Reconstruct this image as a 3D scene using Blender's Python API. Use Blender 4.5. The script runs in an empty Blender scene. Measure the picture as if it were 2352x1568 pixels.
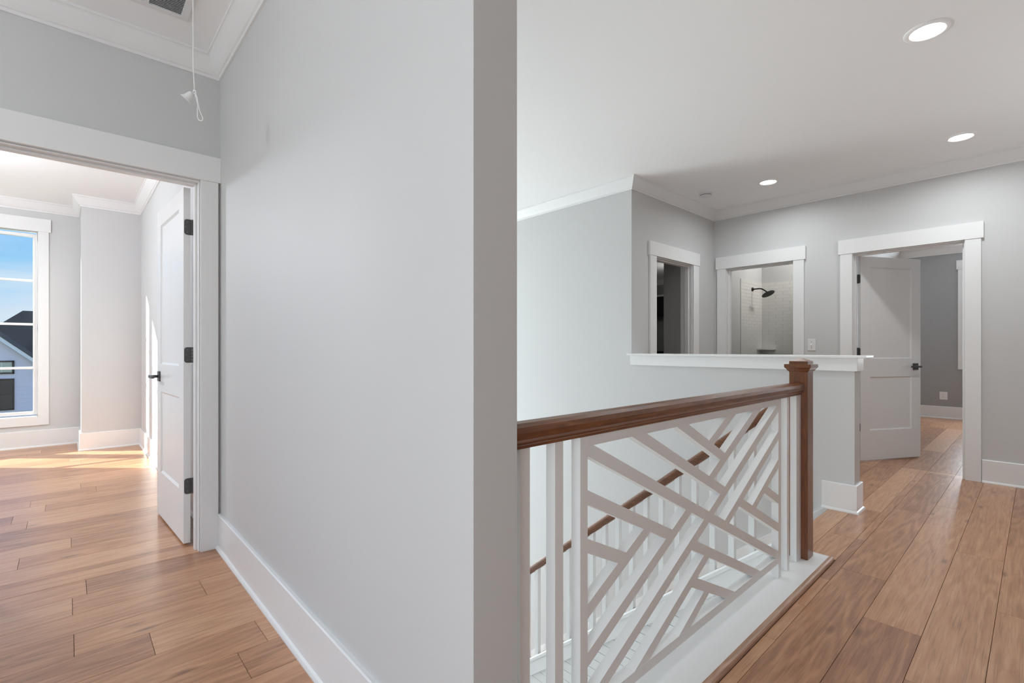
import bpy, bmesh, math, random
from mathutils import Vector
random.seed(7)
R = math.radians
S = bpy.context.scene
COL = S.collection

# ------------------------------------------------------------------ camera
cam = bpy.data.cameras.new('camera')
cam.sensor_fit = 'HORIZONTAL'; cam.sensor_width = 36.0
cam.lens = 36.0 * 1111.0 / 2352.0
cam.shift_y = 16.0 / 2352.0
cam.clip_start = 0.02; cam.clip_end = 300
co = bpy.data.objects.new('camera', cam); COL.objects.link(co)
CAM_H = 1.114
co.location = (0, 0, CAM_H)
co.rotation_euler = (R(90), 0, R(47.42 - 90))
S.camera = co

# ------------------------------------------------------------------ view
S.view_settings.view_transform = 'Standard'
S.view_settings.look = 'None'
S.view_settings.gamma = 1.0
S.view_settings.use_curve_mapping = False
S.view_settings.exposure = 0.0
S.cycles.max_bounces = 10
S.cycles.diffuse_bounces = 6
S.cycles.sample_clamp_indirect = 6.0
S.cycles.caustics_reflective = False
S.cycles.caustics_refractive = False

# ------------------------------------------------------------------ world: blue sky, thin cloud low down
W = bpy.data.worlds.new('sky'); S.world = W; W.use_nodes = True
nt = W.node_tree; nt.nodes.clear()
N = nt.nodes.new
tc = N('ShaderNodeTexCoord'); sep = N('ShaderNodeSeparateXYZ')
nt.links.new(tc.outputs['Generated'], sep.inputs[0])
rp = N('ShaderNodeValToRGB'); el = rp.color_ramp.elements
el[0].position = 0.0; el[0].color = (.30, .31, .30, 1)
el[1].position = 1.0; el[1].color = (.30, .50, .90, 1)
for p, c in ((.495, (.33, .34, .33, 1)), (.505, (.80, .88, .98, 1)), (.528, (.64, .80, .98, 1)), (.552, (.40, .71, 1.0, 1)), (.582, (.16, .55, 1.0, 1)), (.66, (.17, .49, .98, 1))):
    e = el.new(p); e.color = c
mp = N('ShaderNodeMath'); mp.operation = 'MULTIPLY_ADD'; mp.inputs[1].default_value = .5; mp.inputs[2].default_value = .5
nt.links.new(sep.outputs['Z'], mp.inputs[0]); nt.links.new(mp.outputs[0], rp.inputs[0])
mapc = N('ShaderNodeMapping'); mapc.inputs['Scale'].default_value = (2.2, 2.2, 14)
nt.links.new(tc.outputs['Generated'], mapc.inputs[0])
ns = N('ShaderNodeTexNoise'); ns.inputs['Scale'].default_value = 2.0; ns.inputs['Detail'].default_value = 5
nt.links.new(mapc.outputs[0], ns.inputs['Vector'])
cr = N('ShaderNodeValToRGB'); cr.color_ramp.elements[0].position = .46; cr.color_ramp.elements[1].position = .72
cr.color_ramp.elements[0].color = (0, 0, 0, 1); cr.color_ramp.elements[1].color = (.75, .75, .75, 1)
nt.links.new(ns.outputs['Fac'], cr.inputs[0])
mx = N('ShaderNodeMixRGB'); mx.inputs[2].default_value = (.86, .91, 1, 1)
lowb = N('ShaderNodeMapRange'); lowb.inputs[1].default_value = .552; lowb.inputs[2].default_value = .572; lowb.inputs[3].default_value = 1; lowb.inputs[4].default_value = .25
nt.links.new(mp.outputs[0], lowb.inputs[0])
cmul = N('ShaderNodeMath'); cmul.operation = 'MULTIPLY'; nt.links.new(cr.outputs[0], cmul.inputs[0]); nt.links.new(lowb.outputs[0], cmul.inputs[1])
nt.links.new(cmul.outputs[0], mx.inputs[0]); nt.links.new(rp.outputs[0], mx.inputs[1])
bg = N('ShaderNodeBackground'); bg.inputs[1].default_value = 1.0
nt.links.new(mx.outputs[0], bg.inputs[0])
wo = N('ShaderNodeOutputWorld'); nt.links.new(bg.outputs[0], wo.inputs[0])

# ------------------------------------------------------------------ sun, daylight and added fill lamps
def light(name, kind, loc, power, color=(1, 1, 1), **k):
    l = bpy.data.lights.new(name, kind); l.energy = power; l.color = color
    o = bpy.data.objects.new(name, l); COL.objects.link(o); o.location = loc
    for a, v in k.items():
        if a == 'aim': o.rotation_euler = (Vector(v)).to_track_quat('-Z', 'Y').to_euler()
        else: setattr(l, a, v)
    return o
light('sun', 'SUN', (0, 30, 20), 25.0, (1.0, .97, .93), angle=R(.6), aim=(.7373 * .93, -.6755 * .93, -.367))
COOL = (.89, .97, 1.025)
# daylight lamps just inside the window openings, all unseen but the far room's
light('daylight_foyer', 'AREA', (1.95, 7.29, -.2), 168, COOL, shape='RECTANGLE', size=1.9, size_y=5.2, aim=(0, -1, 0))
light('daylight_hall', 'AREA', (-1.545, 1.6, 1.0), 5, COOL, shape='RECTANGLE', size=1.4, size_y=1.8, aim=(1, 0, 0))
light('hall_front_fill', 'AREA', (-1.545, -.3, 1.0), 36, COOL, shape='RECTANGLE', size=1.5, size_y=1.8, aim=(1, 0, 0))  # added with its unseen window to brighten the right of the hall
light('bedroom_side_fill', 'AREA', (-5.79, 5.4, 1.45), 56, COOL, shape='RECTANGLE', size=3.0, size_y=1.6, aim=(1, 0, 0))  # added with its unseen side window to brighten the bedroom
light('daylight_far_room', 'AREA', (10.36, .2, 1.615), 58, COOL, shape='RECTANGLE', size=1.0, size_y=1.4, aim=(-1, 0, 0))
light('bedroom_fill', 'POINT', (-1.25, 5.35, 2.25), 95, (.88, .95, 1.06), shadow_soft_size=.12)  # added fill for the bedroom walls and ceiling, no fixture seen
light('passage_fill', 'POINT', (8.6, 4.6, 2.3), 9, (1, .97, .93), shadow_soft_size=.1)  # added fill so the passage's far wall shows
light('hall_ceiling_fill', 'AREA', (4.2, -1.4, 1.2), 17, COOL, shape='DISK', size=.5, aim=(0, 0, 1))  # added fill aimed up to brighten the hall ceiling, no real fitting
light('hall_left_fill', 'POINT', (-1.38, 1.9, 2.3), 27, COOL, shadow_soft_size=.1)  # added fill lifting the left hall ceiling, no wall light known
light('bath_ceiling_lamp', 'POINT', (7.65, 1.95, 2.62), 21, (1, .98, .95), shadow_soft_size=.035)  # bathroom ceiling light, placed to throw the shower head's shadow

# ------------------------------------------------------------------ materials
def mat(name, color, rough=.5, metal=0.0, spec=.5, bump=0, bscale=200, emit=None, estr=0):
    m = bpy.data.materials.new(name); m.use_nodes = True
    t = m.node_tree; b = t.nodes['Principled BSDF']
    b.inputs['Base Color'].default_value = (*color, 1)
    b.inputs['Roughness'].default_value = rough; b.inputs['Metallic'].default_value = metal
    b.inputs['Specular IOR Level'].default_value = spec
    if emit:
        b.inputs['Emission Color'].default_value = (*emit, 1); b.inputs['Emission Strength'].default_value = estr
    if bump:
        g = t.nodes.new('ShaderNodeTexCoord'); n = t.nodes.new('ShaderNodeTexNoise'); n.inputs['Scale'].default_value = bscale
        n.inputs['Detail'].default_value = 3
        u = t.nodes.new('ShaderNodeBump'); u.inputs['Strength'].default_value = bump; u.inputs['Distance'].default_value = .002
        t.links.new(g.outputs['Object'], n.inputs['Vector']); t.links.new(n.outputs['Fac'], u.inputs['Height'])
        t.links.new(u.outputs[0], b.inputs['Normal'])
    return m

def wood(name, dark, mid, lite, axis='X', rough=.4, knots=True, vary=.5, fine=1.0, coat=0.0, rings=.5):
    """Grain running along AXIS of the object's own space; every object gets its own stretch of board."""
    m = bpy.data.materials.new(name); m.use_nodes = True
    t = m.node_tree; b = t.nodes['Principled BSDF']; n = t.nodes.new; L = t.links.new
    tcn = n('ShaderNodeTexCoord'); oi = n('ShaderNodeObjectInfo')
    off = n('ShaderNodeVectorMath'); off.operation = 'MULTIPLY_ADD'
    cmb = n('ShaderNodeCombineXYZ')
    for i in range(3): L(oi.outputs['Random'], cmb.inputs[i])
    L(cmb.outputs[0], off.inputs[0]); off.inputs[1].default_value = (37.0, 61.0, 23.0); L(tcn.outputs['Object'], off.inputs[2])
    sc = {'X': (1, 9, 9), 'Y': (9, 1, 9), 'Z': (9, 9, 1)}[axis]
    def mapping(k, s2=None):
        q = n('ShaderNodeMapping'); q.inputs['Scale'].default_value = s2 or tuple(v * k for v in sc); L(off.outputs[0], q.inputs[0]); return q
    m1 = mapping(1.6 * fine)
    st = n('ShaderNodeTexNoise'); st.inputs['Scale'].default_value = 3.0; st.inputs['Detail'].default_value = 7; st.inputs['Roughness'].default_value = .62
    st.inputs['Distortion'].default_value = .6
    L(m1.outputs[0], st.inputs['Vector'])
    m2 = mapping(.55 * fine)
    wv = n('ShaderNodeTexNoise'); wv.inputs['Scale'].default_value = 1.4; wv.inputs['Detail'].default_value = 1.5
    L(m2.outputs[0], wv.inputs['Vector'])
    ring = n('ShaderNodeMath'); ring.operation = 'MULTIPLY'; ring.inputs[1].default_value = 52.0; L(wv.outputs['Fac'], ring.inputs[0])
    sn = n('ShaderNodeMath'); sn.operation = 'SINE'; L(ring.outputs[0], sn.inputs[0])
    sa = n('ShaderNodeMapRange'); sa.inputs[1].default_value = -1; sa.inputs[2].default_value = 1; L(sn.outputs[0], sa.inputs[0])
    mixf = n('ShaderNodeMix'); mixf.data_type = 'FLOAT'; mixf.inputs[0].default_value = rings * .45
    L(st.outputs['Fac'], mixf.inputs[2]); L(sa.outputs[0], mixf.inputs[3])
    # board to board tone
    rnd = n('ShaderNodeMath'); rnd.operation = 'MULTIPLY_ADD'; rnd.inputs[1].default_value = vary; rnd.inputs[2].default_value = -vary / 2
    L(oi.outputs['Random'], rnd.inputs[0])
    big = n('ShaderNodeTexNoise'); big.inputs['Scale'].default_value = .8; L(mapping(.5).outputs[0], big.inputs['Vector'])
    bg2 = n('ShaderNodeMath'); bg2.operation = 'MULTIPLY_ADD'; bg2.inputs[1].default_value = .34; bg2.inputs[2].default_value = -.17; L(big.outputs['Fac'], bg2.inputs[0])
    a1 = n('ShaderNodeMath'); L(mixf.outputs[0], a1.inputs[0]); L(rnd.outputs[0], a1.inputs[1])
    a2 = n('ShaderNodeMath'); L(a1.outputs[0], a2.inputs[0]); L(bg2.outputs[0], a2.inputs[1])
    rmp = n('ShaderNodeValToRGB'); e = rmp.color_ramp.elements
    e[0].position = .12; e[0].color = (*dark, 1); e[1].position = .88; e[1].color = (*lite, 1)
    k = e.new(.48); k.color = (*mid, 1)
    L(a2.outputs[0], rmp.inputs[0])
    last = rmp.outputs[0]
    if knots:
        mk = mapping(1, {'X': (.8, 2.6, 1), 'Y': (2.6, .8, 1), 'Z': (2.6, 2.6, .8)}[axis])
        vo = n('ShaderNodeTexVoronoi'); vo.voronoi_dimensions = '2D'; vo.inputs['Scale'].default_value = 1.7; L(mk.outputs[0], vo.inputs['Vector'])
        kr = n('ShaderNodeMapRange'); kr.inputs[1].default_value = .015; kr.inputs[2].default_value = .07; kr.inputs[3].default_value = .62; kr.inputs[4].default_value = 0
        L(vo.outputs['Distance'], kr.inputs[0])
        sc_ = n('ShaderNodeSeparateColor'); L(vo.outputs['Color'], sc_.inputs[0])
        th_ = n('ShaderNodeMath'); th_.operation = 'GREATER_THAN'; th_.inputs[1].default_value = .62; L(sc_.outputs[0], th_.inputs[0])
        kq = n('ShaderNodeMath'); kq.operation = 'MULTIPLY'; L(kr.outputs[0], kq.inputs[0]); L(th_.outputs[0], kq.inputs[1]); kr = kq
        km = n('ShaderNodeMixRGB'); km.inputs[2].default_value = tuple(v * .35 for v in dark) + (1,)
        L(kr.outputs[0], km.inputs[0]); L(last, km.inputs[1]); last = km.outputs[0]
    pm = mapping(1, {'X': (5, 210, 210), 'Y': (210, 5, 210), 'Z': (210, 210, 5)}[axis])
    pn = n('ShaderNodeTexNoise'); pn.inputs['Scale'].default_value = 1.0; pn.inputs['Detail'].default_value = 3; L(pm.outputs[0], pn.inputs['Vector'])
    pr = n('ShaderNodeMapRange'); pr.inputs[1].default_value = .52; pr.inputs[2].default_value = .72; pr.inputs[3].default_value = 0; pr.inputs[4].default_value = .42
    L(pn.outputs['Fac'], pr.inputs[0])
    pmx = n('ShaderNodeMixRGB'); pmx.inputs[2].default_value = tuple(v * .45 for v in dark) + (1,)
    L(pr.outputs[0], pmx.inputs[0]); L(last, pmx.inputs[1]); last = pmx.outputs[0]
    L(last, b.inputs['Base Color'])
    b.inputs['Roughness'].default_value = rough
    b.inputs['Coat Weight'].default_value = coat; b.inputs['Coat Roughness'].default_value = .26
    bu = n('ShaderNodeBump'); bu.inputs['Strength'].default_value = .18; bu.inputs['Distance'].default_value = .001
    L(mixf.outputs[0], bu.inputs['Height']); L(bu.outputs[0], b.inputs['Normal'])
    return m

M = {}
M['wall'] = mat('wall_paint', (.60, .60, .595), .55, bump=.05, bscale=260, spec=.3)
M['ceil'] = mat('ceiling_paint', (.90, .90, .90), .7, bump=.04, spec=.2)
M['trim'] = mat('trim_paint', (.79, .79, .785), .33, spec=.45)
M['floor'] = wood('oak_floor', (.300, .132, .062), (.485, .242, .124), (.610, .345, .195), 'X', .34, vary=.58, coat=.30, fine=1.3, rings=.42)
M['rail'] = wood('stained_oak', (.070, .022, .008), (.170, .058, .020), (.310, .125, .045), 'X', .30, knots=False, vary=.1, fine=2.6, coat=.15, rings=.3)
M['railz'] = wood('stained_oak_upright', (.080, .024, .008), (.180, .060, .021), (.270, .105, .038), 'Z', .32, knots=False, vary=.1, fine=2.6, coat=.15, rings=.3)
M['raily'] = wood('stained_oak_slope', (.070, .022, .008), (.170, .058, .020), (.300, .120, .044), 'Y', .30, knots=False, vary=.1, fine=2.6, coat=.15, rings=.3)
M['nose'] = wood('oak_nosing', (.27, .140, .088), (.42, .245, .160), (.54, .345, .245), 'X', .35, knots=False, vary=.1, fine=2.2)
M['bronze'] = mat('dark_bronze', (.10, .10, .10), .45, .6)
M['black'] = mat('matt_black', (.015, .015, .015), .45, .3)
M['plastic'] = mat('white_plastic', (.76, .76, .76), .35)
M['slot'] = mat('dark_slot', (.03, .03, .03), .6)
M['cord'] = mat('white_cord', (.80, .80, .79), .7, bump=.4, bscale=900)
M['tile'] = mat('glazed_tile', (.74, .73, .70), .16)
M['grout'] = mat('tile_grout', (.60, .58, .54), .8)
M['lens'] = mat('lamp_lens', (1, 1, 1), .5, emit=(1, .98, .95), estr=6)
M['siding'] = mat('painted_siding', (.90, .80, .96), .6)
M['fascia'] = mat('painted_fascia', (.95, .88, .97), .5)
M['pale_pane'] = mat('pale_window_pane', (.62, .60, .54), .7)  # even pale colour for the neighbour's upper window pane
M['shingle'] = mat('dark_shingle', (.035, .042, .05), .9, bump=.6, bscale=40)
M['grass'] = mat('lawn_grass', (.13, .19, .06), .9, bump=.8, bscale=30)
M['cabinet'] = mat('dark_lacquer', (.02, .02, .022), .35)
M['vinyl'] = mat('white_vinyl', (.80, .80, .79), .3)
M['bounce_floor'] = mat('pale_bounce_floor', (.66, .65, .63), .5)  # unseen floor below, made pale to bounce light up to the ceiling
M['dim'] = mat('shaded_wall_paint', (.34, .34, .34), .6)  # wall paint darkened, the unlit rooms' shade put into the colour
# glass: clear pane with a faint reflection
def pane_mat(name, tint=(1, 1, 1), refl=.06):
    m = bpy.data.materials.new(name); m.use_nodes = True; t = m.node_tree; t.nodes.clear()
    o = t.nodes.new('ShaderNodeOutputMaterial'); mx_ = t.nodes.new('ShaderNodeMixShader'); mx_.inputs[0].default_value = refl
    a = t.nodes.new('ShaderNodeBsdfTransparent'); a.inputs[0].default_value = (*tint, 1)
    g = t.nodes.new('ShaderNodeBsdfGlossy'); g.inputs['Roughness'].default_value = .02
    t.links.new(a.outputs[0], mx_.inputs[1]); t.links.new(g.outputs[0], mx_.inputs[2]); t.links.new(mx_.outputs[0], o.inputs[0])
    return m
M['glass'] = pane_mat('window_glass', (.97, .985, .98), .04)
M['darkglass'] = mat('reflecting_glass', (.02, .022, .03), .05, spec=1.0)

# ------------------------------------------------------------------ mesh helpers
class MB:
    def __init__(s): s.v = []; s.f = []
    def add(s, vs, fs):
        k = len(s.v); s.v += [tuple(p) for p in vs]; s.f += [tuple(i + k for i in f) for f in fs]; return s
    def box(s, x0, x1, y0, y1, z0, z1):
        return s.add([(x0, y0, z0), (x1, y0, z0), (x1, y1, z0), (x0, y1, z0), (x0, y0, z1), (x1, y0, z1), (x1, y1, z1), (x0, y1, z1)],
                     [(0, 3, 2, 1), (4, 5, 6, 7), (0, 1, 5, 4), (1, 2, 6, 5), (2, 3, 7, 6), (3, 0, 4, 7)])
    def prism(s, pts, axis, a0, a1):
        n = len(pts)
        f3 = {'x': lambda p, a: (a, p[0], p[1]), 'y': lambda p, a: (p[0], a, p[1]), 'z': lambda p, a: (p[0], p[1], a)}[axis]
        vs = [f3(p, a0) for p in pts] + [f3(p, a1) for p in pts]
        fs = [tuple(range(n)), tuple(range(2 * n - 1, n - 1, -1))] + [(i, (i + 1) % n, n + (i + 1) % n, n + i) for i in range(n)]
        return s.add(vs, fs)
    def sweep(s, path, prof, closed=False):
        """prof (out, z) carried along the 2-D path; out is to the left of travel, corners mitred."""
        P = [Vector(p) for p in path]; n = len(P); m = len(prof); vs = []
        for i in range(n):
            ds = []
            if closed or i > 0: ds.append((P[i] - P[i - 1]).normalized())
            if closed or i < n - 1: ds.append((P[(i + 1) % n] - P[i]).normalized())
            ns_ = [Vector((-d.y, d.x)) for d in ds]
            k = ns_[0] if len(ns_) == 1 else (ns_[0] + ns_[1]) / (1 + ns_[0].dot(ns_[1]))
            vs += [(P[i].x + k.x * o, P[i].y + k.y * o, z) for o, z in prof]
        fs = []
        for i in range(n if closed else n - 1):
            a = i * m; b = ((i + 1) % n) * m
            fs += [(a + j, a + (j + 1) % m, b + (j + 1) % m, b + j) for j in range(m)]
        if not closed: fs += [tuple(range(m)), tuple(range(n * m - 1, (n - 1) * m - 1, -1))]
        return s.add(vs, fs)
    def lathe(s, prof, seg=24, c=(0, 0, 0), cap0=False, cap1=False):
        vs = []; m = len(prof)
        for i in range(seg):
            a = 2 * math.pi * i / seg
            vs += [(c[0] + r * math.cos(a), c[1] + r * math.sin(a), c[2] + z) for r, z in prof]
        fs = []
        for i in range(seg):
            a = i * m; b = ((i + 1) % seg) * m
            fs += [(a + j, b + j, b + j + 1, a + j + 1) for j in range(m - 1)]
        if cap0: fs.append(tuple(i * m for i in range(seg)))
        if cap1: fs.append(tuple(i * m + m - 1 for i in range(seg)))
        return s.add(vs, fs)
    def tube(s, pts, r, seg=8):
        P = [Vector(p) for p in pts]; n = len(P); vs = []
        up = None
        for i in range(n):
            d = (P[min(i + 1, n - 1)] - P[max(i - 1, 0)]).normalized()
            if up is None: up = d.orthogonal().normalized()
            up = (up - d * up.dot(d)).normalized(); q = d.cross(up)
            rr = r[i] if isinstance(r, (list, tuple)) else r
            vs += [tuple(P[i] + (up * math.cos(2 * math.pi * j / seg) + q * math.sin(2 * math.pi * j / seg)) * rr) for j in range(seg)]
        fs = [(i * seg + j, i * seg + (j + 1) % seg, (i + 1) * seg + (j + 1) % seg, (i + 1) * seg + j) for i in range(n - 1) for j in range(seg)]
        fs += [tuple(range(seg - 1, -1, -1)), tuple((n - 1) * seg + j for j in range(seg))]
        return s.add(vs, fs)
    def build(s, name, m, parent=None, bevel=0, smooth=False, origin=None, seg=2):
        me = bpy.data.meshes.new(name)
        o3 = Vector(origin) if origin else Vector((0, 0, 0))
        me.from_pydata([tuple(Vector(p) - o3) for p in s.v], [], s.f)
        b = bmesh.new(); b.from_mesh(me); bmesh.ops.recalc_face_normals(b, faces=b.faces[:]); b.to_mesh(me); b.free()
        me.materials.append(m)
        o = bpy.data.objects.new(name, me); COL.objects.link(o); o.location = o3
        if parent is not None: o.parent = parent
        if bevel:
            q = o.modifiers.new('bevel', 'BEVEL'); q.width = bevel; q.segments = seg; q.limit_method = 'ANGLE'; q.angle_limit = R(35)
            q.harden_normals = False
        if smooth:
            for p in me.polygons: p.use_smooth = True
        return o

def tag(o, label=None, cat=None, group=None, kind=None):
    if label: o['label'] = label
    if cat: o['category'] = cat
    if group: o['group'] = group
    if kind: o['kind'] = kind
    return o
def empty(name, loc=(0, 0, 0), rz=0, parent=None):
    o = bpy.data.objects.new(name, None); COL.objects.link(o); o.location = loc; o.rotation_euler = (0, 0, rz)
    o.empty_display_size = .1
    if parent is not None: o.parent = parent
    return o
def struct(name, mb, m, bevel=0, **k):
    return tag(mb.build(name, m, bevel=bevel, **k), kind='structure')
def wall(name, axis, t0, t1, a0, a1, z0, z1, holes=(), m='wall'):
    """A wall t0..t1 thick, running a0..a1 along AXIS, with rectangular openings (a, a, z, z)."""
    mb = MB()
    def bx(p, q, lo, hi):
        if q - p < 1e-5 or hi - lo < 1e-5: return
        mb.box(p, q, t0, t1, lo, hi) if axis == 'x' else mb.box(t0, t1, p, q, lo, hi)
    cur = a0
    for h0, h1, k0, k1 in sorted(holes):
        bx(cur, h0, z0, z1); bx(h0, h1, z0, k0); bx(h0, h1, k1, z1); cur = h1
    bx(cur, a1, z0, z1)
    return struct(name, mb, M[m])

# ------------------------------------------------------------------ key measures (metres)
CZ = 2.72                       # ceiling
RZ = 2.77                       # ceiling of the bedroom on the left
LZ = -3.0                       # floor below
SX0, SX1, SY = .632, .758, .808  # dividing wall: two faces and its end
DY0, DY1 = 3.115, 3.235         # wall with the bedroom door
HX0, HX1 = 3.915, 4.056         # stair wall / half wall
KY = 2.595                      # recess wall with the narrow doorway
BX0, BX1 = 5.62, 5.74           # back wall with the two doorways
HY = .84                        # end of the half wall
EY = 7.3                        # end of the stairwell
WY = 7.67                       # bedroom window wall
HEAD = 2.03

# ------------------------------------------------------------------ shell
wall('wall_left', 'y', SX0, SX1, SY, WY + .15, LZ, 2.9, [])
wall('wall_doorway', 'x', DY0, DY1, -2.6, SX0, 0, 2.9, [(-.30, .53, 0, HEAD)])
wall('wall_stairwell', 'y', HX0, HX1, KY, EY, LZ, CZ)
wall('wall_half', 'y', HX0, HX1, HY, KY, LZ, 1.048)
wall('wall_recess', 'x', KY, KY + .12, HX1, BX1, 0, CZ, [(4.337, 5.088, 0, HEAD)])
wall('wall_back', 'y', BX0, BX1, -4.5, KY, 0, CZ, [(.428, 1.216, 0, HEAD), (1.746, 2.44, 0, HEAD)])
wall('wall_front', 'x', -4.62, -4.5, -1.67, BX1, 0, CZ)
wall('wall_side', 'y', -1.67, -1.55, -4.5, DY0, 0, CZ, [(-1.05, .45, .1, 1.9), (.9, 2.3, .1, 1.9)])
wall('wall_foyer', 'x', EY, EY + .15, SX1, HX1, LZ, CZ, [(1.0, 2.9, -2.6, 2.7)])
wall('wall_under_guard', 'x', .85, .955, SX1, 2.80, LZ, -.02, m='trim')
wall('wall_under_landing', 'x', .85, .90, 2.80, HX0, LZ, -.24, m='trim')
# bedroom on the left
wall('wall_bedroom', 'x', WY, WY + .15, -5.9, SX0, 0, 3.0, [(-.985, -.25, .34, 2.44), (-1.84, -1.10, .34, 2.44)])
wall('wall_chase', 'x', 7.06, WY, .11, SX0, 0, RZ)
wall('wall_bedroom_side', 'y', -5.95, -5.8, DY1, WY, 0, 3.0, [(3.9, 6.9, .65, 2.3)])
wall('wall_bedroom_front', 'x', DY0, DY1, -8.6, -2.6, 0, 3.0)  # runs on past the bedroom corner as an added, unseen sun block
# rooms beyond the back wall
wall('wall_between', 'x', 1.62, 1.72, BX1, 10.3, 0, CZ)
wall('wall_bath', 'x', 2.93, 3.05, BX1, 8.0, 0, CZ)
wall('wall_bath_end', 'y', 8.0, 8.1, 1.72, 3.05, 0, CZ)
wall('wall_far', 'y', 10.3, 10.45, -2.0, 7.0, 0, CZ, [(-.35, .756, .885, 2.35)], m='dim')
wall('wall_right_end', 'x', -2.1, -2.0, BX1, 10.45, 0, CZ)
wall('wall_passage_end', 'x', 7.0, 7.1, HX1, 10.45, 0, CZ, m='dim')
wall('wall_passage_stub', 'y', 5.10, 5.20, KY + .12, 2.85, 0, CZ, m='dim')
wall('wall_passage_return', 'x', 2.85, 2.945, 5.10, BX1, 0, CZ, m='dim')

struct('ceiling', MB().prism([(-1.67, -4.62), (10.45, -4.62), (10.45, 7.1), (HX1, 7.1), (HX1, EY + .15), (SX0 + .02, EY + .15), (SX0 + .02, DY0 + .05), (-1.67, DY0 + .05)], 'z', CZ, CZ + .15), M['ceil'])
struct('ceiling_bedroom', MB().box(-5.95, SX1, DY1 - .03, WY + .15, RZ, RZ + .15), M['ceil'])
struct('roof', MB().box(-8.6, SX1 + .3, DY1, WY + .5, 3.0, 3.7), M['shingle'])  # unseen slab added to keep the sun off the foyer and hall windows
struct('floor_lower', MB().box(SX1, HX0, .96, EY, LZ - .1, LZ), M['bounce_floor'])
sub = MB()
for r_ in ((-1.55, SX0, -4.5, DY0), (SX0, BX0, -4.5, .93), (2.97, HX0, .93, .985), (HX1, BX0, .93, KY), (-.30, .53, DY0, DY1), (-5.8, SX0, DY1, WY),
           (BX0, BX1, .428, 1.216), (BX0, BX1, 1.746, 2.44), (BX1, 10.3, -2.0, 1.62), (BX1, 8.0, 1.72, 2.93), (4.337, 5.088, KY, KY + .12), (HX1, 10.3, KY + .12, 7.0)):
    sub.box(r_[0], r_[1], r_[2], r_[3], -.2, -.006)
floor = struct('floor', sub, M['slot'])

# planks: rows of one width, joints where the photograph shows them
PW, PY0 = .1865, .12
known = {1: [2.433, 4.537], 3: [1.992, 2.351, 2.7025, 3.40], 2: [.95, 2.89], 0: [2.079, 3.597], -1: [2.9, 4.6], 11: [.236], 12: [.018], 13: [.465],
         9: [.458], 15: [.065], 18: [-.187], 19: [.016], 22: [-.188], 25: [-.196]}
def row_joints(k):
    rr = random.Random(k * 13 + 5); fx = sorted(known.get(k, [])); js = list(fx)
    x = (fx[-1] if fx else -6 + rr.random() * 1.6)
    while x < 10.4: x += rr.uniform(1.35, 2.2); js.append(x)
    if fx:
        x = fx[0]
        while x > -6: x -= rr.uniform(1.35, 2.2); js.append(x)
    return sorted(js)
rects = [(-1.54, 5.605, -2.48, .722), (-1.54, .62, .722, 3.115), (2.98, 3.905, .722, .985), (4.07, 5.605, .722, 2.585), (3.905, 4.07, .722, .83), (-.30, .53, 3.115, 3.235),
         (-1.9, .64, 3.235, 7.06), (-1.9, .11, 7.06, 7.66), (5.605, 5.76, .428, 1.216), (5.76, 10.28, -1.0, 1.61)]
def plank(x0, x1, y0, y1):
    cx_, cy_ = (x0 + x1) / 2, (y0 + y1) / 2; hx, hy = (x1 - x0) / 2 - .0006, (y1 - y0) / 2 - .0006; g = .0006
    vs = [(-hx, -hy, -.006), (hx, -hy, -.006), (hx, hy, -.006), (-hx, hy, -.006), (-hx, -hy, -.0009), (hx, -hy, -.0009), (hx, hy, -.0009), (-hx, hy, -.0009),
          (-hx + g, -hy + g, 0), (hx - g, -hy + g, 0), (hx - g, hy - g, 0), (-hx + g, hy - g, 0)]
    fs = [(0, 3, 2, 1), (0, 1, 5, 4), (1, 2, 6, 5), (2, 3, 7, 6), (3, 0, 4, 7), (4, 5, 9, 8), (5, 6, 10, 9), (6, 7, 11, 10), (7, 4, 8, 11), (8, 9, 10, 11)]
    me = bpy.data.meshes.new('plank'); me.from_pydata(vs, [], fs); me.materials.append(M['floor'])
    o = bpy.data.objects.new('plank', me); COL.objects.link(o); o.location = (cx_, cy_, 0); o.parent = floor
npl = 0
for (x0, x1, y0, y1) in rects:
    for k in range(math.floor((y0 - PY0) / PW), math.ceil((y1 - PY0) / PW)):
        lo, hi = max(y0, PY0 + k * PW), min(y1, PY0 + (k + 1) * PW)
        if hi - lo < .008: continue
        cuts = [x0] + [j for j in row_joints(k) if x0 + .02 < j < x1 - .02] + [x1]
        for a, b_ in zip(cuts, cuts[1:]): plank(a, b_, lo, hi); npl += 1
print('planks', npl)

# ------------------------------------------------------------------ crown, baseboards
def crown(z, drop=.108, p=.075):
    return [(0, z - drop), (.010, z - drop), (.012, z - drop + .014), (.020, z - drop + .018), (.036, z - drop + .040), (.052, z - .040), (p - .012, z - .020), (p - .006, z - .014), (p, z - .012), (p, z), (0, z)]
struct('trim_1', MB().sweep([(-1.55, -4.5), (BX0, -4.5), (BX0, KY), (HX0, KY), (HX0, EY), (SX1, EY), (SX1, SY), (SX0, SY), (SX0, DY0), (-1.55, DY0)], crown(CZ), True), M['trim'])
struct('trim_2', MB().sweep([(-5.8, DY1), (SX0, DY1), (SX0, 7.06), (.11, 7.06), (.11, WY), (-5.8, WY)], crown(RZ), True), M['trim'])
struct('trim_3', MB().sweep([(BX1, -2.0), (10.3, -2.0), (10.3, 1.62), (BX1, 1.62)], crown(CZ), True), M['trim'])
struct('trim_4', MB().sweep([(10.3, 3.1), (10.3, 7.0), (HX1, 7.0)], crown(CZ)), M['trim'])
BASE = [(0, 0), (.027, 0), (.027, .006), (.0225, .014), (.015, .018), (.015, .186), (.011, .19), (0, .19)]
def base(name, path, h=0): struct(name, MB().sweep(path, BASE), M['trim'])
base('baseboard_left', [(SX1, SY + .02), (SX1, SY), (SX0, SY), (SX0, DY0)])
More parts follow.
